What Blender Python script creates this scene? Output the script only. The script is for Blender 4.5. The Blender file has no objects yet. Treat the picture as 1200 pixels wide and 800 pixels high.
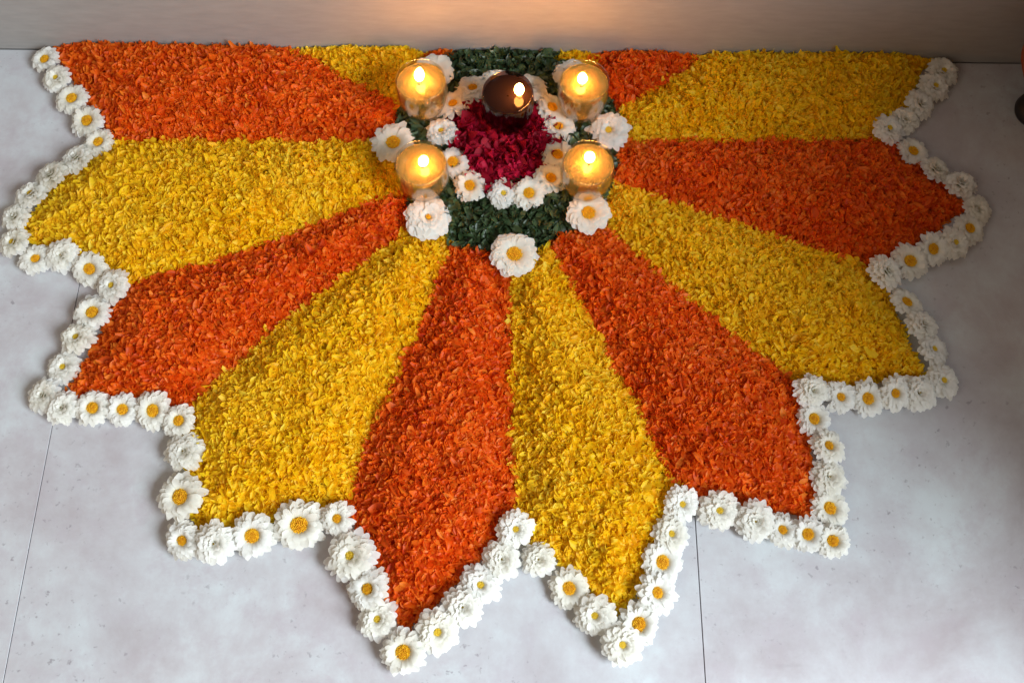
import bpy, math, random
import numpy as np
from mathutils import Vector, Matrix, Euler
random.seed(7); rng = np.random.default_rng(7)
S = bpy.context.scene; COL = S.collection
rad = math.radians

# ---------------------------------------------------------------- camera
cd = bpy.data.cameras.new('camera'); cam = bpy.data.objects.new('camera', cd); COL.objects.link(cam)
cd.sensor_width = 36; cd.lens = 30.0; cd.clip_start = .01; cd.clip_end = 50
DEP, ROLL, YAW = rad(70.5), rad(2.1), rad(1.55)
fw = Vector((math.sin(YAW)*math.cos(DEP), math.cos(YAW)*math.cos(DEP), -math.sin(DEP)))
r0 = Vector((math.cos(YAW), -math.sin(YAW), 0)); u0 = r0.cross(fw)
rv = r0*math.cos(ROLL) + u0*math.sin(ROLL); uv = -r0*math.sin(ROLL) + u0*math.cos(ROLL)
M = Matrix((rv, uv, -fw)).transposed().to_4x4(); M.translation = Vector((.00934, -.58402, .92965))
cam.matrix_world = M; S.camera = cam

# ---------------------------------------------------------------- light
wd = bpy.data.worlds.new('World'); S.world = wd; wd.use_nodes = True
bg = wd.node_tree.nodes['Background']; bg.inputs[0].default_value = (1.0, .68, .44, 1); bg.inputs[1].default_value = .165
def area(name, loc, target, size, power, color):
    l = bpy.data.lights.new(name, 'AREA'); l.shape = 'RECTANGLE'; l.size, l.size_y = size; l.energy = power; l.color = color
    o = bpy.data.objects.new(name, l); COL.objects.link(o); o.location = loc
    o.rotation_euler = (Vector(target)-Vector(loc)).to_track_quat('-Z', 'Y').to_euler(); return o
area('window_light', (2.1, -1.55, 1.75), (-.1, -.25, 0), (1.35, 1.5), 197, (.84, .935, 1.0))
area('fill_light', (-1.5, -1.5, 1.7), (-.4, -.2, 0), (1.4, 1.2), 10, (1.0, .86, .70))  # weak warm fill, added to lift the left side
S.view_settings.view_transform = 'Standard'; S.view_settings.look = 'None'
S.view_settings.exposure = .12; S.view_settings.gamma = 1
try: S.view_settings.use_curve_mapping = False
except Exception: pass
S.render.engine = 'CYCLES'
S.cycles.use_denoising = True; S.cycles.max_bounces = 10; S.cycles.transparent_max_bounces = 16
S.cycles.sample_clamp_indirect = 4.0; S.cycles.caustics_reflective = False; S.cycles.caustics_refractive = False
FLAME = 225.0

# ---------------------------------------------------------------- helpers
def tag(o, label=None, cat=None, group=None, kind=None):
    for k, v in (('label', label), ('category', cat), ('group', group), ('kind', kind)):
        if v: o[k] = v
    return o
def link(o, parent=None):
    COL.objects.link(o)
    if parent is not None: o.parent = parent
    return o
def empty(name, loc=(0, 0, 0), rot=(0, 0, 0), scale=1.0):
    o = bpy.data.objects.new(name, None); o.empty_display_size = .01
    o.location = loc; o.rotation_euler = rot; o.scale = (scale,)*3; return link(o)
def mesh(name, verts, faces, mat, smooth=True):
    m = bpy.data.meshes.new(name); m.from_pydata([tuple(v) for v in verts], [], [tuple(f) for f in faces]); m.update()
    if mat: m.materials.append(mat)
    if smooth: m.polygons.foreach_set('use_smooth', [True]*len(m.polygons))
    return m
def npmesh(name, V, Q, mat, attrs=None, smooth=True):
    """V (n,3), Q (m,4) quads"""
    m = bpy.data.meshes.new(name)
    m.vertices.add(len(V)); m.vertices.foreach_set('co', V.astype(np.float32).ravel())
    m.loops.add(Q.size); m.loops.foreach_set('vertex_index', Q.astype(np.int32).ravel())
    m.polygons.add(len(Q)); m.polygons.foreach_set('loop_start', np.arange(0, Q.size, 4, dtype=np.int32))
    m.polygons.foreach_set('loop_total', np.full(len(Q), 4, dtype=np.int32))
    m.update(calc_edges=True); m.validate()
    for k, a in (attrs or {}).items():
        m.attributes.new(k, 'FLOAT', 'POINT').data.foreach_set('value', a.astype(np.float32))
    if smooth: m.polygons.foreach_set('use_smooth', np.ones(len(m.polygons), dtype=bool))
    if mat: m.materials.append(mat)
    return m
def obj(name, m, parent=None, loc=None):
    o = bpy.data.objects.new(name, m)
    if loc is not None: o.location = loc
    return link(o, parent)
def lathe(prof, n=48):
    V = []; F = []
    for i, (r, z) in enumerate(prof):
        for k in range(n):
            a = 2*math.pi*k/n; V.append((r*math.cos(a), r*math.sin(a), z))
    for i in range(len(prof)-1):
        for k in range(n):
            F.append((i*n+k, i*n+(k+1) % n, (i+1)*n+(k+1) % n, (i+1)*n+k))
    return V, F
def box(x0, x1, y0, y1, z0, z1, bev=0.0):
    b = bev
    V = [(x0, y0, z0), (x1, y0, z0), (x1, y1, z0), (x0, y1, z0), (x0, y0, z1-b), (x1, y0, z1-b), (x1, y1, z1-b), (x0, y1, z1-b)]
    F = [(3, 2, 1, 0), (0, 1, 5, 4), (1, 2, 6, 5), (2, 3, 7, 6), (3, 0, 4, 7)]
    if b:
        V += [(x0+b, y0+b, z1), (x1-b, y0+b, z1), (x1-b, y1-b, z1), (x0+b, y1-b, z1)]
        F += [(4, 5, 9, 8), (5, 6, 10, 9), (6, 7, 11, 10), (7, 4, 8, 11), (8, 9, 10, 11)]
    else: F += [(4, 5, 6, 7)]
    return V, F

# ---------------------------------------------------------------- materials
class N:
    def __init__(s, name):
        s.m = bpy.data.materials.new(name); s.m.use_nodes = True; s.t = s.m.node_tree; s.t.nodes.clear()
        s.out = s.t.nodes.new('ShaderNodeOutputMaterial')
    def n(s, typ, **kw):
        x = s.t.nodes.new('ShaderNode'+typ)
        for k, v in kw.items():
            if k.startswith('_'): setattr(x, k[1:], v)
            else:
                key = int(k[1:]) if k[0] == 'i' and k[1:].isdigit() else k.replace('__', ' ')
                if isinstance(v, bpy.types.NodeSocket): s.t.links.new(v, x.inputs[key])
                else: x.inputs[key].default_value = v
        return x
    def l(s, a, b): s.t.links.new(a, b)
    def ramp(s, fac, stops):
        r = s.n('ValToRGB', Fac=fac); e = r.color_ramp.elements
        while len(e) < len(stops): e.new(.5)
        for el, (p, c) in zip(e, stops): el.position = p; el.color = (*c, 1)
        return r.outputs[0]
    def mixc(s, fac, a, b, mode='MIX'):
        x = s.t.nodes.new('ShaderNodeMix'); x.data_type = 'RGBA'; x.blend_type = mode
        for sock, v in ((x.inputs[0], fac), (x.inputs[6], a), (x.inputs[7], b)):
            if isinstance(v, bpy.types.NodeSocket): s.t.links.new(v, sock)
            else: sock.default_value = v if not isinstance(v, tuple) or len(v) == 4 else (*v, 1)
        return x.outputs[2]
    def math(s, op, a, b=0.0, clamp=False):
        x = s.t.nodes.new('ShaderNodeMath'); x.operation = op; x.use_clamp = clamp
        for sock, v in ((x.inputs[0], a), (x.inputs[1], b)):
            if isinstance(v, bpy.types.NodeSocket): s.t.links.new(v, sock)
            else: sock.default_value = v
        return x.outputs[0]
    def noise(s, vec, scale, detail=4, rough=.55, dist=0.0):
        return s.n('TexNoise', Vector=vec, Scale=scale, Detail=detail, Roughness=rough, Distortion=dist)

def petal_mat(name, stops, trans=.57, rough=.5, spec=.35, tcol=None):
    k = N(name)
    at = k.n('Attribute', _attribute_name='tone')
    c = k.ramp(at.outputs['Fac'], stops)
    oi = k.n('TexCoord')
    nz = k.noise(oi.outputs['Object'], 9, 3)
    c = k.mixc(k.math('MULTIPLY', k.math('SUBTRACT', nz.outputs[0], .42, True), 1.1, True), c, stops[-1][1])
    p = k.n('BsdfPrincipled', Base__Color=c, Roughness=rough); p.inputs['Specular IOR Level'].default_value = spec
    t = k.n('BsdfTranslucent', Color=k.mixc(.5, c, tcol or stops[-1][1]))
    mx = k.n('MixShader', i0=trans, i1=p.outputs[0], i2=t.outputs[0]); k.l(mx.outputs[0], k.out.inputs[0]); return k.m

MAT = {}
MAT['orange'] = petal_mat('orange_petal', [(0, (.60, .045, .003)), (.3, (.84, .125, .004)), (.75, (.94, .205, .007)), (1, (.96, .32, .03))])
MAT['yellow'] = petal_mat('yellow_petal', [(0, (.90, .48, .003)), (.3, (.98, .63, .004)), (.75, (.98, .71, .006)), (1, (.98, .80, .06))])
MAT['rose'] = petal_mat('rose_petal', [(0, (.13, .001, .008)), (.5, (.36, .003, .022)), (1, (.60, .012, .065))], trans=.25, rough=.6, spec=.22)
MAT['leaf'] = petal_mat('leaf_green', [(0, (.012, .028, .010)), (.5, (.028, .058, .020)), (1, (.065, .105, .040))], trans=.15, rough=.42, spec=.5)

def white_petal():
    k = N('white_petal')
    tone = k.n('Attribute', _attribute_name='tone').outputs['Fac']; along = k.n('Attribute', _attribute_name='along').outputs['Fac']
    c = k.mixc(tone, (.82, .82, .79), (.90, .90, .88))
    c = k.mixc(k.math('MULTIPLY', k.n('ObjectInfo').outputs['Random'], .55), c, (.86, .83, .72))
    base = k.math('SUBTRACT', 1.0, k.math('MULTIPLY', along, 2.4, True), True)
    c = k.mixc(k.math('MULTIPLY', base, .75), c, (.72, .66, .30))
    p = k.n('BsdfPrincipled', Base__Color=c, Roughness=.55); p.inputs['Specular IOR Level'].default_value = .3
    t = k.n('BsdfTranslucent', Color=k.mixc(.3, c, (.9, .9, .82)))
    mx = k.n('MixShader', i0=.45, i1=p.outputs[0], i2=t.outputs[0]); k.l(mx.outputs[0], k.out.inputs[0]); return k.m
MAT['white'] = white_petal()
def disc_mat(name, a, b):
    k = N(name); tone = k.n('Attribute', _attribute_name='tone').outputs['Fac']
    c = k.mixc(tone, a, b)
    p = k.n('BsdfPrincipled', Base__Color=c, Roughness=.65); p.inputs['Specular IOR Level'].default_value = .25
    t = k.n('BsdfTranslucent', Color=c); mx = k.n('MixShader', i0=.25, i1=p.outputs[0], i2=t.outputs[0]); k.l(mx.outputs[0], k.out.inputs[0]); return k.m
MAT['disc'] = disc_mat('disc_orange', (.72, .26, .006), (.95, .56, .02))
MAT['disc_small'] = disc_mat('disc_green_yellow', (.72, .46, .02), (.95, .72, .08))
def plain(name, c, rough=.6, spec=.4, metal=0.0):
    k = N(name); tc = k.n('TexCoord'); nz = k.noise(tc.outputs['Object'], 60, 4)
    c2 = k.mixc(nz.outputs[0], tuple(x*.8 for x in c), tuple(min(1, x*1.2) for x in c))
    p = k.n('BsdfPrincipled', Base__Color=c2, Roughness=rough, Metallic=metal); p.inputs['Specular IOR Level'].default_value = spec
    k.l(p.outputs[0], k.out.inputs[0]); return k.m
MAT['calyx'] = plain('calyx_green', (.08, .16, .04))
MAT['wick'] = plain('wick', (.10, .06, .03), .9)
MAT['float'] = plain('wick_float', (.06, .05, .03), .8)
MAT['clay'] = plain('clay_orange', (.20, .045, .012), .6)
MAT['blackpot'] = plain('black_base', (.012, .011, .012), .5)
MAT['grout'] = plain('grout', (.24, .235, .235), .9)

def glass_mat(name, tint, amt):
    k = N(name)
    fr = k.n('LayerWeight', Blend=.28)
    f = k.math('MULTIPLY', fr.outputs['Facing'], amt)
    f = k.math('ADD', f, .03, True)
    t = k.n('BsdfTransparent', Color=(*tint, 1)); g = k.n('BsdfGlossy', Color=(1, 1, 1, 1), Roughness=.03)
    mx = k.n('MixShader', i0=f, i1=t.outputs[0], i2=g.outputs[0]); k.l(mx.outputs[0], k.out.inputs[0]); return k.m
MAT['glass'] = glass_mat('clear_glass', (.97, .96, .93), .40)
MAT['dark_glass'] = glass_mat('dark_glass', (.55, .40, .38), .22)
def oil_mat(name, tcol, dcol, cloudy, gl=.5):
    k = N(name)
    t = k.n('BsdfTransparent', Color=(*tcol, 1))
    d = k.n('BsdfDiffuse', Color=(*dcol, 1)); tl = k.n('BsdfTranslucent', Color=(*dcol, 1))
    dd = k.n('MixShader', i0=.55, i1=d.outputs[0], i2=tl.outputs[0])
    b = k.n('MixShader', i0=cloudy, i1=t.outputs[0], i2=dd.outputs[0])
    fr = k.n('Fresnel', IOR=1.33); g = k.n('BsdfGlossy', Color=(gl, gl, gl, 1), Roughness=.08)
    mx = k.n('MixShader', i0=fr.outputs[0], i1=b.outputs[0], i2=g.outputs[0]); k.l(mx.outputs[0], k.out.inputs[0]); return k.m
MAT['oil'] = oil_mat('amber_oil', (.99, .90, .56), (.64, .49, .17), .36)
MAT['darkoil'] = oil_mat('dark_oil', (.10, .03, .02), (.018, .009, .008), .95, .28)
def flame_mat():
    k = N('flame'); e = k.n('Emission', Color=(1.0, .385, .075, 1), Strength=FLAME); k.l(e.outputs[0], k.out.inputs[0]); return k.m
MAT['flame'] = flame_mat()

def tile_mat():
    k = N('stone_tile'); g = k.n('NewGeometry').outputs['Position']
    a = k.noise(g, 8.0, 9, .68, .15).outputs[0]; b = k.noise(g, 22, 9, .72, .1).outputs[0]; c0 = k.noise(g, 1.4, 3).outputs[0]
    c = k.ramp(a, [(.34, (.385, .35, .37)), (.50, (.46, .455, .48)), (.66, (.54, .585, .61))])
    c = k.mixc(k.math('MULTIPLY', k.math('SUBTRACT', b, .50, True), 4.0, True), c, (.41, .37, .405))
    c = k.mixc(k.math('MULTIPLY', k.math('SUBTRACT', c0, .48, True), 1.6, True), c, (.48, .57, .61))
    # pores and small dark specks, only in patches
    sp = k.noise(g, 120, 3, .6).outputs[0]; pm = k.noise(g, 5.5, 3).outputs[0]
    spots = k.math('MULTIPLY', k.math('MULTIPLY', k.math('SUBTRACT', sp, .625, True), 14, True), k.math('MULTIPLY', k.math('SUBTRACT', pm, .44, True), 6, True), True)
    c = k.mixc(k.math('MULTIPLY', spots, .6), c, (.19, .17, .19))
    # scuffs
    mp = k.n('Mapping', Vector=g); mp.inputs['Scale'].default_value = (6, 60, 10); mp.inputs['Rotation'].default_value = (0, 0, .25)
    sc = k.noise(mp.outputs[0], 1.0, 3, .5).outputs[0]
    scf = k.math('MULTIPLY', k.math('SUBTRACT', sc, .70, True), 7, True)
    c = k.mixc(k.math('MULTIPLY', scf, .35), c, (.24, .22, .24))
    rg = k.math('ADD', k.math('MULTIPLY', b, .20), .30)
    bu = k.n('Bump', Strength=.12, Distance=.002, Height=b)
    p = k.n('BsdfPrincipled', Base__Color=c, Roughness=rg, Normal=bu.outputs[0]); p.inputs['Specular IOR Level'].default_value = .45
    k.l(p.outputs[0], k.out.inputs[0]); return k.m
MAT['tile'] = tile_mat()
def wall_mat():
    k = N('wall_tile'); g = k.n('NewGeometry').outputs['Position']
    mp = k.n('Mapping', Vector=g); mp.inputs['Scale'].default_value = (30, 1, 120)
    f = k.noise(mp.outputs[0], 1.0, 5, .6).outputs[0]; b = k.noise(g, 5, 4).outputs[0]
    c = k.ramp(f, [(.30, (.26, .25, .24)), (.70, (.31, .298, .286))])
    c = k.mixc(k.math('MULTIPLY', b, .35), c, (.26, .235, .22))
    bu = k.n('Bump', Strength=.15, Distance=.002, Height=f)
    p = k.n('BsdfPrincipled', Base__Color=c, Roughness=.55, Normal=bu.outputs[0]); p.inputs['Specular IOR Level'].default_value = .35
    k.l(p.outputs[0], k.out.inputs[0]); return k.m
MAT['wall'] = wall_mat()
MAT['side'] = plain('shade_blocker_paint', (.30, .24, .19), .7)  # for the added slab out of view on the right

# ---------------------------------------------------------------- where things stand on the floor (metres; x right, y to the wall)
FL=[
    (-0.5843, 0.1173, 0.0368, 'o', 'A', 'wall', 1),
    (-0.5631, 0.0878, 0.0386, 's', 'A', 'wall', 2),
    (-0.539, 0.0588, 0.0425, 'o', 'A', 'wall', 3),
    (-0.5142, 0.0261, 0.0442, 'o', 'A', 'wall', 4),
    (-0.4942, -0.0049, 0.0375, 'o', 'AB', 'valley', 0),
    (-0.5172, -0.0282, 0.0414, 'c', 'B', 'upper', 4),
    (-0.5415, -0.0535, 0.041, 'c', 'B', 'upper', 3),
    (-0.5599, -0.0806, 0.0386, 's', 'B', 'upper', 2),
    (-0.5755, -0.1094, 0.0362, 'c', 'B', 'upper', 1),
    (-0.5707, -0.1431, 0.0378, 's', 'B', 'tip', 0),
    (-0.542, -0.1625, 0.0396, 'm', 'B', 'lower', 1),
    (-0.5107, -0.1599, 0.0396, 'c', 'B', 'lower', 2),
    (-0.4762, -0.1758, 0.0424, 'o', 'B', 'lower', 3),
    (-0.4448, -0.1981, 0.0431, 's', 'BC', 'valley', 0),
    (-0.4629, -0.2301, 0.0426, 'o', 'C', 'upper', 3),
    (-0.4739, -0.2613, 0.0412, 's', 'C', 'upper', 2),
    (-0.486, -0.2949, 0.0407, 's', 'C', 'upper', 1),
    (-0.5014, -0.3287, 0.0393, 'c', 'C', 'tip', 0),
    (-0.4762, -0.343, 0.0391, 'c', 'C', 'lower', 1),
    (-0.4436, -0.3427, 0.0391, 'o', 'C', 'lower', 2),
    (-0.4107, -0.3442, 0.0373, 'o', 'C', 'lower', 3),
    (-0.3768, -0.3458, 0.0429, 'o', 'C', 'lower', 4),
    (-0.3463, -0.357, 0.0381, 'o', 'CD', 'valley', 0),
    (-0.3361, -0.391, 0.0422, 'c', 'D', 'left', 2),
    (-0.3332, -0.4397, 0.0514, 'o', 'D', 'left', 1),
    (-0.3252, -0.485, 0.0408, 'm', 'D', 'tip', 0),
    (-0.2901, -0.4881, 0.0426, 'c', 'D', 'right', 1),
    (-0.2528, -0.4799, 0.0463, 'o', 'D', 'right', 2),
    (-0.2049, -0.4681, 0.0519, 'o', 'D', 'right', 3),
    (-0.165, -0.4615, 0.0377, 'm', 'DE', 'valley', 0),
    (-0.148, -0.4991, 0.0514, 's', 'E', 'left', 3),
    (-0.1282, -0.5322, 0.0455, 'm', 'E', 'left', 2),
    (-0.1168, -0.5613, 0.0433, 's', 'E', 'left', 1),
    (-0.0892, -0.5929, 0.0471, 'o', 'E', 'tip', 0),
    (-0.0548, -0.5732, 0.0466, 's', 'E', 'right', 1),
    (-0.0304, -0.549, 0.0436, 'c', 'E', 'right', 2),
    (-0.0125, -0.527, 0.044, 's', 'E', 'right', 3),
    (0.0092, -0.5012, 0.0418, 'c', 'E', 'right', 4),
    (0.0233, -0.4704, 0.0396, 's', 'EF', 'valley', 0),
    (0.0475, -0.5008, 0.0374, 'c', 'F', 'left', 3),
    (0.0791, -0.5297, 0.0414, 'o', 'F', 'left', 2),
    (0.1048, -0.5563, 0.0436, 's', 'F', 'left', 1),
    (0.1318, -0.584, 0.0432, 's', 'F', 'tip', 0),
    (0.1499, -0.5642, 0.0453, 'o', 'F', 'right', 1),
    (0.1706, -0.5332, 0.0458, 'm', 'F', 'right', 2),
    (0.1783, -0.5023, 0.0428, 'o', 'F', 'right', 3),
    (0.188, -0.4734, 0.0406, 's', 'F', 'right', 4),
    (0.2006, -0.4428, 0.0383, 's', 'FG', 'valley', 0),
    (0.2403, -0.4488, 0.0428, 's', 'G', 'left', 4),
    (0.2775, -0.4601, 0.0436, 'c', 'G', 'left', 3),
    (0.3067, -0.4679, 0.0372, 'm', 'G', 'left', 2),
    (0.3324, -0.473, 0.0389, 'o', 'G', 'left', 1),
    (0.3589, -0.4789, 0.0398, 'o', 'G', 'tip', 0),
    (0.3612, -0.4441, 0.0421, 'o', 'G', 'right', 1),
    (0.3632, -0.4111, 0.0408, 'c', 'G', 'right', 2),
    (0.3653, -0.3773, 0.0394, 'm', 'G', 'right', 3),
    (0.3537, -0.3467, 0.0389, 'o', 'G', 'right', 4),
    (0.3523, -0.3163, 0.0402, 'c', 'GH', 'valley', 0),
    (0.3861, -0.3219, 0.0373, 'm', 'H', 'lower', 4),
    (0.4176, -0.3225, 0.0402, 'o', 'H', 'lower', 3),
    (0.447, -0.3173, 0.0384, 'm', 'H', 'lower', 2),
    (0.475, -0.316, 0.0404, 'c', 'H', 'lower', 1),
    (0.5053, -0.3007, 0.0406, 's', 'H', 'tip', 0),
    (0.5006, -0.2631, 0.0382, 's', 'H', 'upper', 1),
    (0.4926, -0.2331, 0.0386, 'c', 'H', 'upper', 2),
    (0.479, -0.2046, 0.0379, 'o', 'H', 'upper', 3),
    (0.4559, -0.1703, 0.0414, 'c', 'HI', 'valley', 0),
    (0.4897, -0.1533, 0.0447, 'o', 'I', 'lower', 4),
    (0.5196, -0.1373, 0.0399, 'o', 'I', 'lower', 3),
    (0.5465, -0.1291, 0.039, 's', 'I', 'lower', 2),
    (0.5695, -0.1084, 0.0392, 'o', 'I', 'lower', 1),
    (0.5845, -0.0817, 0.0365, 'c', 'I', 'tip', 0),
    (0.5661, -0.0491, 0.04, 'c', 'I', 'upper', 1),
    (0.5388, -0.0292, 0.0392, 'c', 'I', 'upper', 2),
    (0.5166, -0.0017, 0.0395, 'o', 'I', 'upper', 3),
    (0.4888, 0.0275, 0.0398, 's', 'IJ', 'valley', 0),
    (0.5125, 0.0429, 0.0379, 'c', 'J', 'wall', 4),
    (0.5342, 0.0647, 0.0403, 'c', 'J', 'wall', 3),
    (0.557, 0.0921, 0.0407, 's', 'J', 'wall', 2),
    (0.5722, 0.125, 0.0411, 's', 'J', 'wall', 1),
    (-0.1304, -0.0045, 0.0522, 'o', 'big', '', 1),
    (-0.0823, -0.1079, 0.0505, 'b', 'big', '', 2),
    (0.0202, -0.1534, 0.0549, 'f', 'big', '', 3),
    (0.1083, -0.0984, 0.0509, 'f', 'big', '', 4),
    (0.1351, 0.0155, 0.0507, 's', 'big', '', 5),
    (-0.0853, 0.1001, 0.0497, 'f', 'big', '', 6),
    (0.0922, 0.1004, 0.0499, 'f', 'big', '', 7),
    (-0.0339, 0.074, 0.045, 'm', 'ring', '', 1),
    (-0.0051, 0.0885, 0.041, 'o', 'ring', '', 2),
    (0.0402, 0.0777, 0.043, 'c', 'ring', '', 3),
    (0.0668, 0.0491, 0.0405, 'o', 'ring', '', 4),
    (0.074, 0.0207, 0.0423, 'm', 'ring', '', 5),
    (0.0725, -0.0194, 0.0417, 'o', 'ring', '', 6),
    (0.0639, -0.0528, 0.0392, 'o', 'ring', '', 7),
    (0.0371, -0.0742, 0.043, 'o', 'ring', '', 8),
    (0.0064, -0.0746, 0.0369, 's', 'ring', '', 9),
    (-0.0348, -0.0648, 0.039, 'o', 'ring', '', 10),
    (-0.0563, -0.0321, 0.0415, 'o', 'ring', '', 11),
    (-0.0713, 0.0098, 0.0399, 's', 'ring', '', 12),
    (-0.0589, 0.0521, 0.0426, 'm', 'ring', '', 13),
]
BP={
    '0A':[(-0.1265, 0.0569), (-0.1916, 0.0943), (-0.2767, 0.1323)],
    'AB':[(-0.1429, 0.0055), (-0.3014, 0.0043), (-0.4825, 0.0027)],
    'BC':[(-0.1182, -0.065), (-0.1982, -0.1009), (-0.2952, -0.1474), (-0.4273, -0.1886)],
    'CD':[(-0.1036, -0.111), (-0.1632, -0.1656), (-0.2463, -0.2364), (-0.3303, -0.3257), (-0.346, -0.3493)],
    'DE':[(-0.0539, -0.133), (-0.0895, -0.2449), (-0.14, -0.3702), (-0.1587, -0.4465)],
    'EF':[(0.0143, -0.1522), (0.0162, -0.2592), (0.019, -0.3781), (0.0251, -0.4628)],
    'FG':[(0.0629, -0.1348), (0.1066, -0.2268), (0.1567, -0.3282), (0.2013, -0.4295)],
    'GH':[(0.1197, -0.0999), (0.1885, -0.1665), (0.2635, -0.2407), (0.3471, -0.3063)],
    'HI':[(0.144, -0.0494), (0.2239, -0.0788), (0.3245, -0.1143), (0.4479, -0.1598)],
    'IJ':[(0.1545, 0.0101), (0.2828, 0.0133), (0.39, 0.0149), (0.4891, 0.0177)],
    'JK':[(0.1542, 0.0614), (0.2124, 0.0971), (0.2607, 0.1308)],
    'bed':[(-0.1301, 0.0032), (-0.1116, -0.0719), (-0.0851, -0.1142), (-0.0436, -0.1373), (0.0173, -0.1477), (0.068, -0.1336), (0.1136, -0.0966), (0.1421, -0.0446), (0.1525, 0.0138), (0.1479, 0.0664), (0.126, 0.1418), (0.076, 0.141), (-0.0623, 0.1386), (-0.1042, 0.1379), (-0.1246, 0.062)],
    'tips':[(-0.5608, -0.1331), (-0.4822, -0.3313), (-0.3137, -0.4747), (-0.0906, -0.5734), (0.1359, -0.5568), (0.3495, -0.4544), (0.4898, -0.2946), (0.5738, -0.0773)],
    'A_wall':[(-0.5748, 0.1378)],
    'J_wall':[(0.5605, 0.1439)],
    '0_wall':[(-0.2772, 0.1376), (-0.0955, 0.1407)],
    'K_wall':[(0.2611, 0.1361), (0.1259, 0.1392)],
    '00':[(-0.0955, 0.1407), (-0.0568, 0.1414)],
    'L':[(0.0594, 0.138), (0.1259, 0.1392)],
}
# ---------------------------------------------------------------- the setting
WALL = .141
V, F = box(-2.0, 2.0, -2.8, WALL+.05, -.03, -.004)
floor = tag(obj('floor', mesh('floor', V, F, MAT['grout'], False)), kind='structure')
xs = [-1.908, -1.1995, -.491, .2175, .926, 1.6345]
for i in range(5):
    for (y0, y1) in ((-1.28, WALL), (-2.70, -1.28)):
        V, F = box(xs[i]+.0005, xs[i+1]-.0005, y0+.0007, y1-.0008, -.0039, 0, .0002)
        obj('tile', mesh('tile', V, F, MAT['tile'], False), floor)
V, F = box(-2.0, 2.0, WALL, WALL+.05, .0015, 1.3)
tag(obj('wall', mesh('wall', V, F, MAT['wall'], False)), kind='structure')
V, F = box(.86, .94, -.77, WALL-.002, .001, .78)
tag(obj('shade_blocker', mesh('shade_blocker', V, F, MAT['side'], False)), kind='structure')  # unseen slab beyond the right edge, added to shade the floor's right side

# ---------------------------------------------------------------- polygons on the floor
def inside(poly, P):
    x, y = P[:, 0], P[:, 1]; r = np.zeros(len(P), bool); n = len(poly)
    for i in range(n):
        x0, y0 = poly[i]; x1, y1 = poly[(i+1) % n]
        if y0 == y1: continue
        c = ((y0 > y) != (y1 > y)) & (x < (x1-x0)*(y-y0)/(y1-y0)+x0); r ^= c
    return r
def edist(poly, P):
    d = np.full(len(P), 1e9); n = len(poly)
    for i in range(n):
        a = np.array(poly[i]); b = np.array(poly[(i+1) % n]); ab = b-a; L = ab@ab
        if L < 1e-12: continue
        t = np.clip(((P-a)@ab)/L, 0, 1); q = a+t[:, None]*ab; d = np.minimum(d, np.hypot(*(P-q).T))
    return d
def smooth(t): t = np.clip(t, 0, 1); return t*t*(3-2*t)
def lump(P, s=0.0):
    x, y = P[:, 0], P[:, 1]
    return (np.sin(x*61+s)*np.cos(y*53+1.7*s)+.7*np.sin(x*127+y*97+s)+.5*np.cos(y*181-x*143+2*s))/2.2
def hgt(poly, P, base, top, width, s=0.0): return base+(top-base)*smooth(edist(poly, P)/width)+.0018*lump(P, s)
def resample(poly, n):
    p = np.array(poly+[poly[0]]); L = np.r_[0, np.cumsum(np.hypot(*np.diff(p, axis=0).T))]
    t = np.linspace(0, L[-1], n, endpoint=False); return np.c_[np.interp(t, L, p[:, 0]), np.interp(t, L, p[:, 1])]
def mound(name, poly, mat, base, top, width, parent, s=0.0, drop=.004):
    n, rings = 96, 12
    b = resample(poly, n); c = b.mean(0); V = [np.c_[b, np.zeros(n)]]
    for k in range(rings):
        q = c+(b-c)*(1-k/rings); h = hgt(poly, q, base, top, width, s)-drop; V.append(np.c_[q, np.maximum(h, .001)])
    V = np.concatenate(V); V[:, 1] = np.minimum(V[:, 1], WALL-.002)
    Q = [(i*n+k, i*n+(k+1) % n, (i+1)*n+(k+1) % n, (i+1)*n+k) for i in range(rings) for k in range(n)]
    last = rings*n
    Fc = Q+[tuple(last+k for k in range(n))]
    m = mesh(name, V, Fc, mat); a = m.attributes.new('tone', 'FLOAT', 'POINT'); a.data.foreach_set('value', np.full(len(m.vertices), .55, np.float32))
    return obj(name, m, parent)

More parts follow.
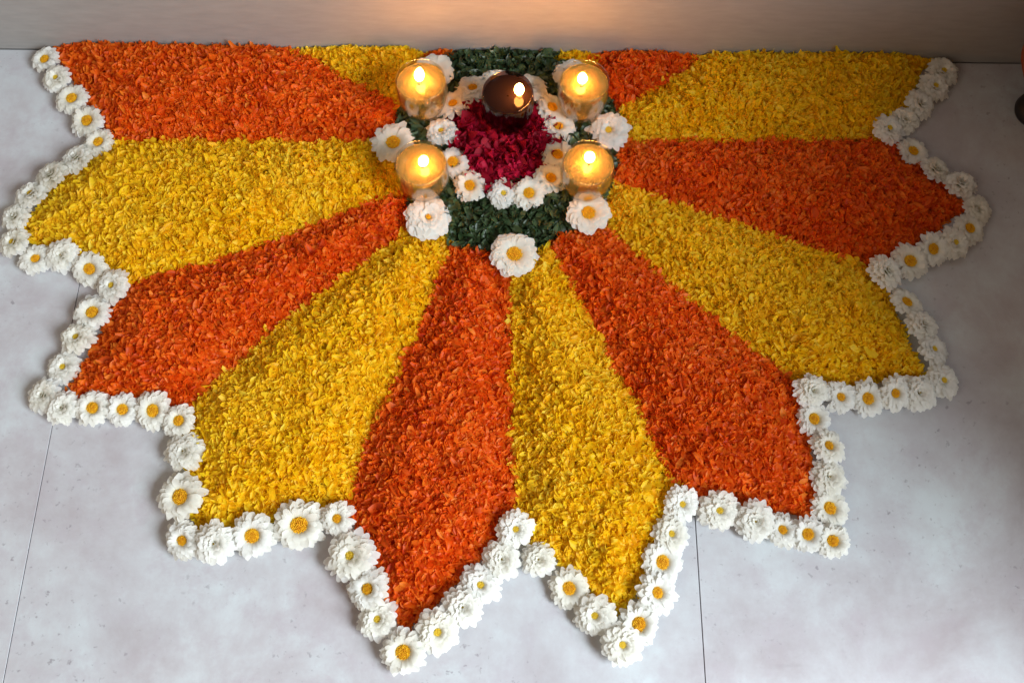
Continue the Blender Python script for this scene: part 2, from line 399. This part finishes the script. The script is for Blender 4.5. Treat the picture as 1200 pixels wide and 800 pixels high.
def scatter(poly, count, L, Wd, zfun, tilt, jitter, curl, prof, seed, nu=3, nv=4, zspread=.006, tonefun=None, clipy=WALL-.004):
    g = np.random.default_rng(seed); p = np.array(poly); lo, hi = p.min(0), p.max(0); P = np.zeros((0, 2))
    while len(P) < count:
        q = lo+(hi-lo)*g.random((count*2, 2)); q = q[inside(poly, q)]; P = np.concatenate([P, q])
    P = P[:count]; zz = zfun(P)
    wob = np.c_[lump(P*.9, seed*.7+1), lump(P*.9+3, seed*.3)]*jitter*1.2        # wandering, hand-laid edges
    far = np.where(g.random(count) < .025, 2.6, 1.0)[:, None]
    P = P+g.normal(0, jitter, P.shape)*far+wob; P[:, 1] = np.minimum(P[:, 1], clipy-.004*g.random(count))
    z = zz+(g.random(count)**1.6)*zspread-.002
    sz = np.exp(g.normal(0, .20, count)); l = L*sz*np.exp(g.normal(0, .16, count)); w = Wd*sz*np.exp(g.normal(0, .24, count))
    u = np.linspace(-.5, .5, nu); v = np.linspace(0, 1, nv); U, Vv = np.meshgrid(u, v); U = U.ravel(); Vv = Vv.ravel()
    wp = np.interp(Vv, np.linspace(0, 1, len(prof)), prof)
    X = w[:, None]*U*wp; Y = l[:, None]*(Vv-.5)
    cup = g.uniform(-.3, 1.6, count); cu = g.normal(0, curl, count); tw = g.normal(0, .5, count)
    Z = w[:, None]*(cup[:, None]*(2*U)**2*.35)+l[:, None]*(cu[:, None]*((Vv-.5)**2*2-.1))+tw[:, None]*w[:, None]*U*(Vv-.5)
    # tilt then spin
    ta = g.normal(0, tilt, count); ra = g.normal(0, tilt*.9, count); sp = g.uniform(0, 2*np.pi, count)
    def rot(A, B, a): c, s = np.cos(a)[:, None], np.sin(a)[:, None]; return A*c-B*s, A*s+B*c
    Y, Z = rot(Y, Z, ta); X, Z = rot(X, Z, ra); X, Y = rot(X, Y, sp)
    co = np.stack([X+P[:, :1], Y+P[:, 1:2], Z+z[:, None]], -1); co[..., 2] = np.maximum(co[..., 2], .0008)
    co[..., 1] = np.minimum(co[..., 1], WALL-.001)
    idx = np.arange(nu*nv).reshape(nv, nu); q = np.stack([idx[:-1, :-1], idx[:-1, 1:], idx[1:, 1:], idx[1:, :-1]], -1).reshape(-1, 4)
    Q = (q[None]+(np.arange(count)*nu*nv)[:, None, None]).reshape(-1, 4)
    tone = np.clip(g.beta(1.7, 1.7, count)+.16*lump(P*1.3, seed*.9), 0, 1)
    return co.reshape(-1, 3), Q, np.repeat(tone, nu*nv)

MARI = [.30, .85, 1.0, .92, .45]
T = BP['tips']
ext = lambda p: (p[0], p[1]+.03)      # the heap runs on to the wall, where it is cut
def wedge(key, poly, colour, label):
    poly = [tuple(p) for p in poly]
    t = empty('marigold_petal_wedge', (0, 0, 0)); tag(t, label, 'petal wedge', 'wedges of loose marigold petals')
    s = sum(map(ord, key))*1.3
    mound('petal_mound', poly, MAT[colour], .004, .023, .055, t, s)
    p = np.array(poly); A = .5*abs(np.sum(p[:, 0]*np.roll(p[:, 1], -1)-p[:, 1]*np.roll(p[:, 0], -1)))
    V, Q, tone = scatter(poly, int(A*205000), .0096, .0043, lambda P: hgt(poly, P, .004, .023, .055, s), .36, .0020, .55, MARI, int(s)+3, 3, 4)
    m = npmesh('petals', V, Q, MAT[colour], {'tone': tone}); tag(obj('petals', m, t), kind='stuff')
    return t
def between(a, b, tip): return BP[a]+[T[tip]]+BP[b][::-1]
wedge('A', BP['0A'][:2]+[ext(BP['0A'][2]), ext(BP['A_wall'][0])]+BP['A_wall']+BP['AB'][::-1], 'orange', 'orange marigold petal wedge against the wall, farthest left along the wall')
wedge('B', BP['AB']+[(-.527, -.045), (-.555, -.090), (-.573, -.130)]+BP['BC'][::-1], 'yellow', 'yellow marigold petal wedge pointing left, leftmost of the yellow wedges')
wedge('C', between('BC', 'CD', 1), 'orange', 'orange marigold petal wedge pointing down left below the leftmost yellow wedge')
wedge('D', between('CD', 'DE', 2), 'yellow', 'yellow marigold petal wedge at front left between two orange wedges')
wedge('E', between('DE', 'EF', 3), 'orange', 'orange marigold petal wedge pointing straight to the front, in the middle')
wedge('F', between('EF', 'FG', 4), 'yellow', 'narrow yellow marigold petal wedge pointing to the front, right of the middle')
wedge('G', between('FG', 'GH', 5), 'orange', 'orange marigold petal wedge at front right pointing down right')
wedge('H', between('GH', 'HI', 6), 'yellow', 'yellow marigold petal wedge at right below the rightmost orange wedge')
wedge('I', BP['HI']+[T[7], (.541, -.034)]+BP['IJ'][::-1], 'orange', 'orange marigold petal wedge pointing right, rightmost of the orange wedges')
wedge('J', BP['IJ']+BP['J_wall']+[ext(BP['J_wall'][0]), ext(BP['JK'][2])]+BP['JK'][:2][::-1], 'yellow', 'yellow marigold petal wedge against the wall, farthest right along the wall')
wedge('K', BP['JK']+[ext(BP['JK'][2]), ext(BP['K_wall'][1]), (.118, .085)], 'orange', 'small orange petal wedge against the wall, right of the rear right lamp')
wedge('Z', BP['0A']+[ext(BP['0A'][2]), ext(BP['0_wall'][1]), (-.098, .07)], 'yellow', 'small yellow petal wedge against the wall, left of the rear left lamp')
wedge('Y', [(-.1, .095), (-.0955, .17), (-.058, .17), (-.062, .098)], 'orange', 'tiny orange petal patch by the wall behind the rear left lamp')
wedge('L', [(.074, .098), (.068, .17), (.126, .17), (.124, .09)], 'yellow', 'tiny yellow petal patch by the wall behind the rear right lamp')

# leaf bed
bed = [tuple(p) for p in BP['bed']]; bed = [(x, y+.02) if y > .13 else (x, y) for x, y in bed]
bed = [(-.058, .165) if abs(p[0]+.1042) < 1e-3 else ((.068, .165) if abs(p[0]-.126) < 1e-3 else p) for p in bed]
lb = empty('leaf_bed'); tag(lb, 'dark green bed of small torn leaves around the crimson middle', 'leaf bed')
zbed = lambda P: hgt(bed, P, .006, .014, .03, 5.)
mound('leaf_mound', bed, MAT['leaf'], .006, .014, .03, lb, 5.)
LEAF = [.12, .75, 1.0, .8, .15]
V, Q, tone = scatter(bed, 2600, .0125, .0062, zbed, .40, .0015, .4, LEAF, 91, 3, 5, .005)
tag(obj('leaves', npmesh('leaves', V, Q, MAT['leaf'], {'tone': tone}), lb), kind='stuff')
# the leaves on top, one by one
def one_leaf(mat, L, Wd, prof, seed, name, n=10):
    out = []
    for i in range(n):
        V, Q, tone = scatter([(-1e-5, -1e-5), (1e-5, -1e-5), (1e-5, 1e-5), (-1e-5, 1e-5)], 1, L, Wd, lambda P: np.zeros(len(P)), .28, 0, .5, prof, seed+i, 3, 5, 0.0)
        V[:, 2] -= V[:, 2].min(); V -= np.array([V[:, 0].mean(), V[:, 1].mean(), 0])
        out.append(npmesh(name, V, Q, mat, {'tone': np.full(len(V), .2+.75*((i*.37) % 1))}))
    return out
lv = one_leaf(MAT['leaf'], .0155, .0075, LEAF, 300, 'leaf')
g = np.random.default_rng(12); cnt = 0
while cnt < 280:
    q = np.array([[g.uniform(-.13, .15), g.uniform(-.145, .136)]])
    if not inside(bed, q)[0] or math.hypot(q[0, 0]-.006, q[0, 1]) < .07: continue
    o = obj('leaf', lv[cnt % 10], lb, (q[0, 0], q[0, 1], float(zbed(q)[0])+.0015+.003*g.random())); o.rotation_euler = (g.normal(0, .3), g.normal(0, .3), g.uniform(0, 6.28)); cnt += 1

# crimson bed
rc = [(.006+.071*(1+.04*math.sin(3*a))*math.cos(a), .001+.070*math.sin(a)) for a in [2*math.pi*i/40 for i in range(40)]]
rb = empty('rose_petal_bed', (0, 0, 0)); tag(rb, 'round bed of crimson rose petals under the dark middle lamp', 'rose petals')
zr = lambda P: hgt(rc, P, .012, .021, .03, 9.)
mound('petal_mound', rc, MAT['rose'], .012, .021, .03, rb, 9.)
ROSE = [.35, .85, 1.0, .95, .6]
V, Q, tone = scatter(rc, 1500, .012, .010, zr, .55, .0015, .7, ROSE, 55, 4, 5, .005)
tag(obj('petals', npmesh('petals', V, Q, MAT['rose'], {'tone': tone}), rb), kind='stuff')
rp = one_leaf(MAT['rose'], .0145, .0125, ROSE, 500, 'petal')
for i in range(150):
    a = g.uniform(0, 6.28); r = .068*math.sqrt(g.random()); q = np.array([[.006+r*math.cos(a), .001+r*math.sin(a)]])
    if math.hypot(q[0, 0]-.0102, q[0, 1]-.028) < .026: continue
    o = obj('petal', rp[i % 10], rb, (q[0, 0], q[0, 1], float(zr(q)[0])+.002+.004*g.random())); o.rotation_euler = (g.normal(0, .45), g.normal(0, .45), g.uniform(0, 6.28))

# ---------------------------------------------------------------- flowers
def flower_parts(rings, seed, disc, wide):
    """unit radius flower; rings = list of (n, r0, z0, rc, zc, r1, z1, w)"""
    g = np.random.default_rng(seed); res = []
    nu, nv = 4, 6
    for grp in rings:
        Vs = []; tones = []; al = []
        for (n, r0, z0, rc_, zc_, r1, z1, w) in grp:
            off = g.uniform(0, 6.28)
            for k in range(n):
                a = off+2*math.pi*(k+g.normal(0, .16))/n; s = 1+g.normal(0, .055); dz = g.normal(0, .035); ww = w*(1+g.normal(0, .12))
                t = np.linspace(0, 1, nv)
                R = (1-t)**2*r0+2*t*(1-t)*rc_+t**2*r1*s; Z = (1-t)**2*z0+2*t*(1-t)*zc_+t**2*(z1+dz)
                pw = np.interp(t, [0, .25, .6, .88, 1], [.45, .72, 1.0, .97, .55])*ww
                u = np.linspace(-.5, .5, nu); tw = g.normal(0, .25); cup = g.uniform(.05, .30)
                X = R[:, None]+0*u; Yy = pw[:, None]*u; Zz = Z[:, None]+cup*pw[:, None]*(2*u)**2*.5+tw*Yy*t[:, None]
                # notched, uneven tip
                X[-1] += g.normal(0, .018, nu)-.05*np.abs(2*u)**2
                yw = g.normal(0, .05)*t[:, None]**2; Yy = Yy+yw
                c, s_ = math.cos(a), math.sin(a)
                Vs.append(np.stack([X*c-Yy*s_, X*s_+Yy*c, Zz], -1).reshape(-1, 3)); tones.append(np.full(nu*nv, g.random())); al.append(np.repeat(t, nu))
        V = np.concatenate(Vs); V[:, 2] = np.maximum(V[:, 2], .0)
        idx = np.arange(nu*nv).reshape(nv, nu); q = np.stack([idx[:-1, :-1], idx[:-1, 1:], idx[1:, 1:], idx[1:, :-1]], -1).reshape(-1, 4)
        Q = (q[None]+(np.arange(len(Vs))*nu*nv)[:, None, None]).reshape(-1, 4)
        res.append((V, Q, np.concatenate(tones), np.concatenate(al)))
    return res
def disc_mesh(r, z, mat, seed):
    # a dome of small florets in a spiral, over a low cushion
    g = np.random.default_rng(seed); V = []; F_ = []; tn = []
    cv, cf = lathe([(r*.96, z-.14), (r*.92, z-.03), (r*.6, z+.02), (.001, z+.03)], 16); V += cv; F_ += cf; tn += [.25]*len(cv)
    n = max(14, int(70*r/.27)); s = 6
    for k in range(n):
        q = math.sqrt((k+.5)/n)*r*1.02*(1+g.normal(0, .04)); a = k*2.39996
        cx, cy = q*math.cos(a), q*math.sin(a); cz = z-.02+.10*(r/.27)*(1-(q/r)**2)+.03*(q/r)
        fr = r*1.25/math.sqrt(n)*(1+g.normal(0, .12)); hh = fr*(1.0+.5*g.random()); lx, ly = .35*fr*math.cos(a)*q/r, .35*fr*math.sin(a)*q/r
        b0 = len(V)
        for (rr, dz, sh) in ((.85, -.05, 0), (1.0, hh*.5, .5), (.62, hh*.95, 1.0)):
            for j in range(s): V.append((cx+lx*sh+fr*rr*math.cos(6.283*j/s+k)*.8, cy+ly*sh+fr*rr*math.sin(6.283*j/s+k)*.8, cz+dz))
        V.append((cx+lx, cy+ly, cz+hh*.85))
        for m_ in range(2):
            for j in range(s): F_.append((b0+m_*s+j, b0+m_*s+(j+1) % s, b0+(m_+1)*s+(j+1) % s, b0+(m_+1)*s+j))
        for j in range(s): F_.append((b0+2*s+j, b0+2*s+(j+1) % s, b0+3*s))
        tn += [min(1, max(0, .35+.45*q/r+g.normal(0, .18)))]*(3*s+1)
    m = mesh('yellow_centre', V, F_, mat); m.attributes.new('tone', 'FLOAT', 'POINT').data.foreach_set('value', np.array(tn, np.float32)); return m
def calyx_mesh():
    V, F_ = lathe([(.001, .0), (.22, .0), (.34, .04), (.30, .13), (.05, .14)], 14); return mesh('calyx', V, F_, MAT['calyx'])
CAL = calyx_mesh()
KIND = {
 # outer group, inner group, disc radius, disc z, disc material
 'o': ([(19, .18, .14, .55, .50, 1.0, .24, .345)], [(17, .20, .22, .50, .62, .88, .44, .32), (15, .24, .28, .42, .66, .70, .58, .26)], .30, .36, 'disc'),
 'm': ([(19, .16, .14, .55, .50, 1.0, .24, .345)], [(18, .18, .22, .46, .66, .86, .48, .31), (15, .18, .3, .32, .74, .62, .64, .26)], .225, .44, 'disc'),
 's': ([(21, .14, .14, .56, .50, 1.0, .26, .34)], [(16, .14, .22, .44, .70, .86, .50, .37), (14, .12, .3, .30, .78, .64, .68, .32), (10, .10, .34, .17, .80, .42, .74, .27)], .145, .54, 'disc_small'),
 'c': ([(21, .14, .14, .56, .50, 1.0, .26, .34)], [(16, .14, .22, .44, .72, .86, .52, .37), (14, .1, .3, .30, .84, .64, .72, .33), (10, .05, .34, .14, .86, .40, .82, .28), (6, .02, .4, .05, .82, .17, .84, .2)], .05, .55, 'disc_small'),
 'b': ([(24, .14, .16, .62, .52, 1.0, .28, .42)], [(22, .14, .24, .50, .68, .88, .50, .38), (18, .1, .3, .36, .76, .68, .64, .34), (13, .06, .36, .18, .76, .42, .70, .28)], .10, .62, 'disc'),
 'f': ([(22, .16, .14, .58, .48, 1.0, .28, .44)], [(20, .18, .20, .50, .60, .90, .46, .40), (15, .22, .26, .42, .62, .72, .54, .34)], .30, .38, 'disc'),
}
FM = {}
for kd, (og, ig, dr, dz, dm) in KIND.items():
    for v in range(4):
        (a, b) = flower_parts([og, ig], hash(kd) % 1 + ord(kd)*10+v, dr, 1)
        FM[kd, v] = (npmesh('outer_petals', a[0], a[1], MAT['white'], {'tone': a[2], 'along': a[3]}),
                     npmesh('inner_petals', b[0], b[1], MAT['white'], {'tone': b[2], 'along': b[3]}),
                     disc_mesh(dr, dz, MAT[dm], v+ord(kd)))
WN = {'A': 'rear left orange wedge', 'B': 'leftmost yellow wedge', 'C': 'left orange wedge', 'D': 'front left yellow wedge', 'E': 'frontmost orange wedge',
      'F': 'frontmost yellow wedge', 'G': 'front right orange wedge', 'H': 'right yellow wedge', 'I': 'rightmost orange wedge', 'J': 'rear right yellow wedge'}
LOOK = {'o': 'with orange centre', 'm': 'with small orange centre', 's': 'with tiny greenish centre', 'c': 'with hidden centre', 'b': 'with tiny pinhole centre', 'f': 'with orange centre'}
ORD = ['', 'first', 'second', 'third', 'fourth', 'fifth']
BIG = {1: 'left of the front left lamp', 2: 'in front of the front left lamp', 3: 'at front edge of the leaf bed, centred', 4: 'in front of the front right lamp',
       5: 'right of the lamps between front and rear', 6: 'behind the rear left lamp', 7: 'behind the rear right lamp'}
RING = {1: 'back left of the dark lamp', 2: 'directly behind the dark lamp', 3: 'back right of the dark lamp', 4: 'left of the rear right lamp', 5: 'between rear right lamp and crimson petals',
        6: 'upper one left of the front right lamp', 7: 'lower one left of the front right lamp', 8: 'front right edge of the crimson bed', 9: 'front middle edge of the crimson bed',
        10: 'front left edge of the crimson bed', 11: 'right of the front left lamp', 12: 'between left lamps beside crimson petals', 13: 'right of the rear left lamp'}
OVER = {5: 14, 6: 18, 7: 14, 8: 10, 72: 12, 73: 15}
NB = sum(1 for f in FL if f[4] not in ('big', 'ring'))
for i, (x, y, d, kd, wk, side, od) in enumerate(FL):
    R = d/2*1.10
    if wk in ('big', 'ring'):
        tilt = rad(random.uniform(2, 12)); az = random.uniform(0, 6.28); z = .013
        if wk == 'ring':
            az = math.atan2(y, x); tilt = rad(random.uniform(6, 16)); z = .0165
        if wk == 'big': z = .015
        if od in (6, 7) and wk == 'big': z = .015
        where = (BIG if wk == 'big' else RING)[od]
        label = ('large white daisy ' if wk == 'big' else 'white daisy ')+LOOK[kd]+', '+where
        grp = 'large white flowers around the leaf bed' if wk == 'big' else 'white flowers ringing the crimson bed'
    else:
        p = np.array(FL[max(i-1, 0)][:2]); q = np.array(FL[min(i+1, NB-1)][:2]); tv = q-p; nrm = np.array([-tv[1], tv[0]]); 
        if nrm@np.array([x, y]) < 0: nrm = -nrm
        if side == 'valley': nrm = np.array([x, y])
        az = math.atan2(nrm[1], nrm[0])+random.gauss(0, .25); tilt = rad(OVER.get(i, random.uniform(3, 15)))
        z = max(.001, R*math.sin(tilt)*.70)+random.uniform(.003, .007)+(.004 if side == 'valley' else 0)
        if side == 'tip': label = 'white daisy %s, at the tip of the %s' % (LOOK[kd], WN[wk])
        elif side == 'valley': label = 'white daisy %s, in notch between %s and %s' % (LOOK[kd], WN[wk[0]].replace(' wedge', ''), WN[wk[1]].replace(' wedge', ''))
        elif side == 'wall': label = 'white daisy %s, %s from the wall, edging the %s' % (LOOK[kd], ORD[od], WN[wk])
        else: label = 'white daisy %s, %s from tip on %s edge, %s' % (LOOK[kd], ORD[od], side, WN[wk])
        grp = 'white flowers edging the petal wedges'
    axis = Vector((-math.sin(az), math.cos(az), 0))
    rot = (Matrix.Rotation(tilt, 3, axis) @ Matrix.Rotation(random.uniform(0, 6.28), 3, 'Z')).to_euler()
    yy = min(y, WALL-.004-R*.9) if y > WALL-.03 else y
    sh = .40*R*math.sin(tilt)
    t = empty('white_daisy', (x-sh*math.cos(az), yy-sh*math.sin(az), z), rot, R); tag(t, label, 'flower', grp)
    t.scale = (R*random.uniform(.94, 1.05), R*random.uniform(.90, 1.0), R*random.uniform(.62, .90))
    if wk == 'big': t.scale[2] = R*.55
    ms = FM[kd, random.randrange(4)]
    obj('outer_petals', ms[0], t); obj('inner_petals', ms[1], t); obj('yellow_centre', ms[2], t); obj('calyx', CAL, t)

# ---------------------------------------------------------------- oil lamps
def glass_mesh(mat):
    prof = [(.001, .0), (.018, .0), (.0215, .0015), (.0262, .010), (.0300, .022), (.0316, .034), (.0316, .046), (.0304, .057), (.0299, .0605), (.0294, .0612), (.0288, .0605),
            (.0293, .057), (.0303, .046), (.0302, .034), (.0285, .023), (.0245, .011), (.019, .0055), (.001, .0050)]
    V, F_ = lathe(prof, 64); return mesh('glass', V, F_, mat)
def oil_mesh(mat, lvl=.0535):
    prof = [(.001, .0056), (.0186, .0061), (.0240, .0115), (.0280, .0233), (.0298, .034), (.0298, .046), (.0293, lvl), (.0289, lvl-.0005), (.0284, lvl-.0007), (.0282, lvl-.0007), (.015, lvl-.0007), (.001, lvl-.0007)]
    V, F_ = lathe(prof, 64); return mesh('oil', V, F_, mat)
def flame_mesh():
    H = .021; prof = [(.0004, 0), (.0024, .0010), (.0046, .0038), (.0058, .0076), (.0057, .0108), (.0043, .0150), (.0020, .0188), (.0003, H)]
    V, F_ = lathe(prof, 20); V = [(x+.0016*(z/H)**2, y, z) for x, y, z in V]; return mesh('flame', V, F_, MAT['flame'])
G, G2, O1, O2, FL_M = glass_mesh(MAT['glass']), glass_mesh(MAT['dark_glass']), oil_mesh(MAT['oil']), oil_mesh(MAT['darkoil']), flame_mesh()
V, F_ = lathe([(.001, 0), (.0026, 0), (.0032, .0008), (.0026, .0016), (.001, .0016)], 20); FLO = mesh('wick_float', V, F_, MAT['float'])
V, F_ = lathe([(.0009, 0), (.0009, .004), (.0004, .0055)], 8); WK = mesh('wick', V, F_, MAT['wick'])
def lamp(x, y, z, om, fx, fy, label, rz):
    t = empty('glass_oil_lamp', (x, y, z)); tag(t, label, 'oil lamp', 'lit oil lamps in glass cups')
    obj('glass', G2 if om is O2 else G, t); oi = obj('oil', om, t)
    wf = obj('wick_float', FLO, t, (fx, fy, .0525)); obj('wick', WK, wf, (0, 0, .0016))
    f = obj('flame', FL_M, t, (fx, fy, .0570)); f.rotation_euler = (random.uniform(-.22, .12), random.uniform(-.2, .2), rz); f.scale = (random.uniform(.9, 1.08), random.uniform(.9, 1.08), random.uniform(.72, .98))
lamp(-.0937, .0478, .014, O1, -.002, .001, 'lit glass lamp of amber oil, rear left of the five', .3)
lamp(.1017, .0498, .014, O1, -.003, -.001, 'lit glass lamp of amber oil, rear right of the five', 2.0)
lamp(-.0889, -.0649, .014, O1, .003, .000, 'lit glass lamp of amber oil, front left of the five', 1.0)
lamp(.1044, -.0620, .014, O1, .001, .004, 'lit glass lamp of amber oil, front right of the five', 4.0)
lamp(.0102, .0270, .021, O2, .014, .000, 'lit glass lamp of dark oil standing in the crimson middle', 0.)

# ---------------------------------------------------------------- pot at the right edge
t = empty('clay_pot', (.686, .064, 0)); tag(t, 'orange brown round pot on black foot, cut by right picture edge', 'pot')
V, F_ = lathe([(.001, .0015), (.024, .0015), (.026, .006), (.025, .014), (.018, .024), (.016, .040), (.020, .052), (.001, .052)], 40); obj('foot', mesh('foot', V, F_, MAT['blackpot']), t)
V, F_ = lathe([(.001, .0525), (.026, .053), (.050, .068), (.067, .092), (.071, .115), (.064, .138), (.048, .155), (.044, .162), (.049, .169), (.045, .169), (.040, .160), (.055, .12), (.001, .08)], 40); obj('body', mesh('body', V, F_, MAT['clay']), t)
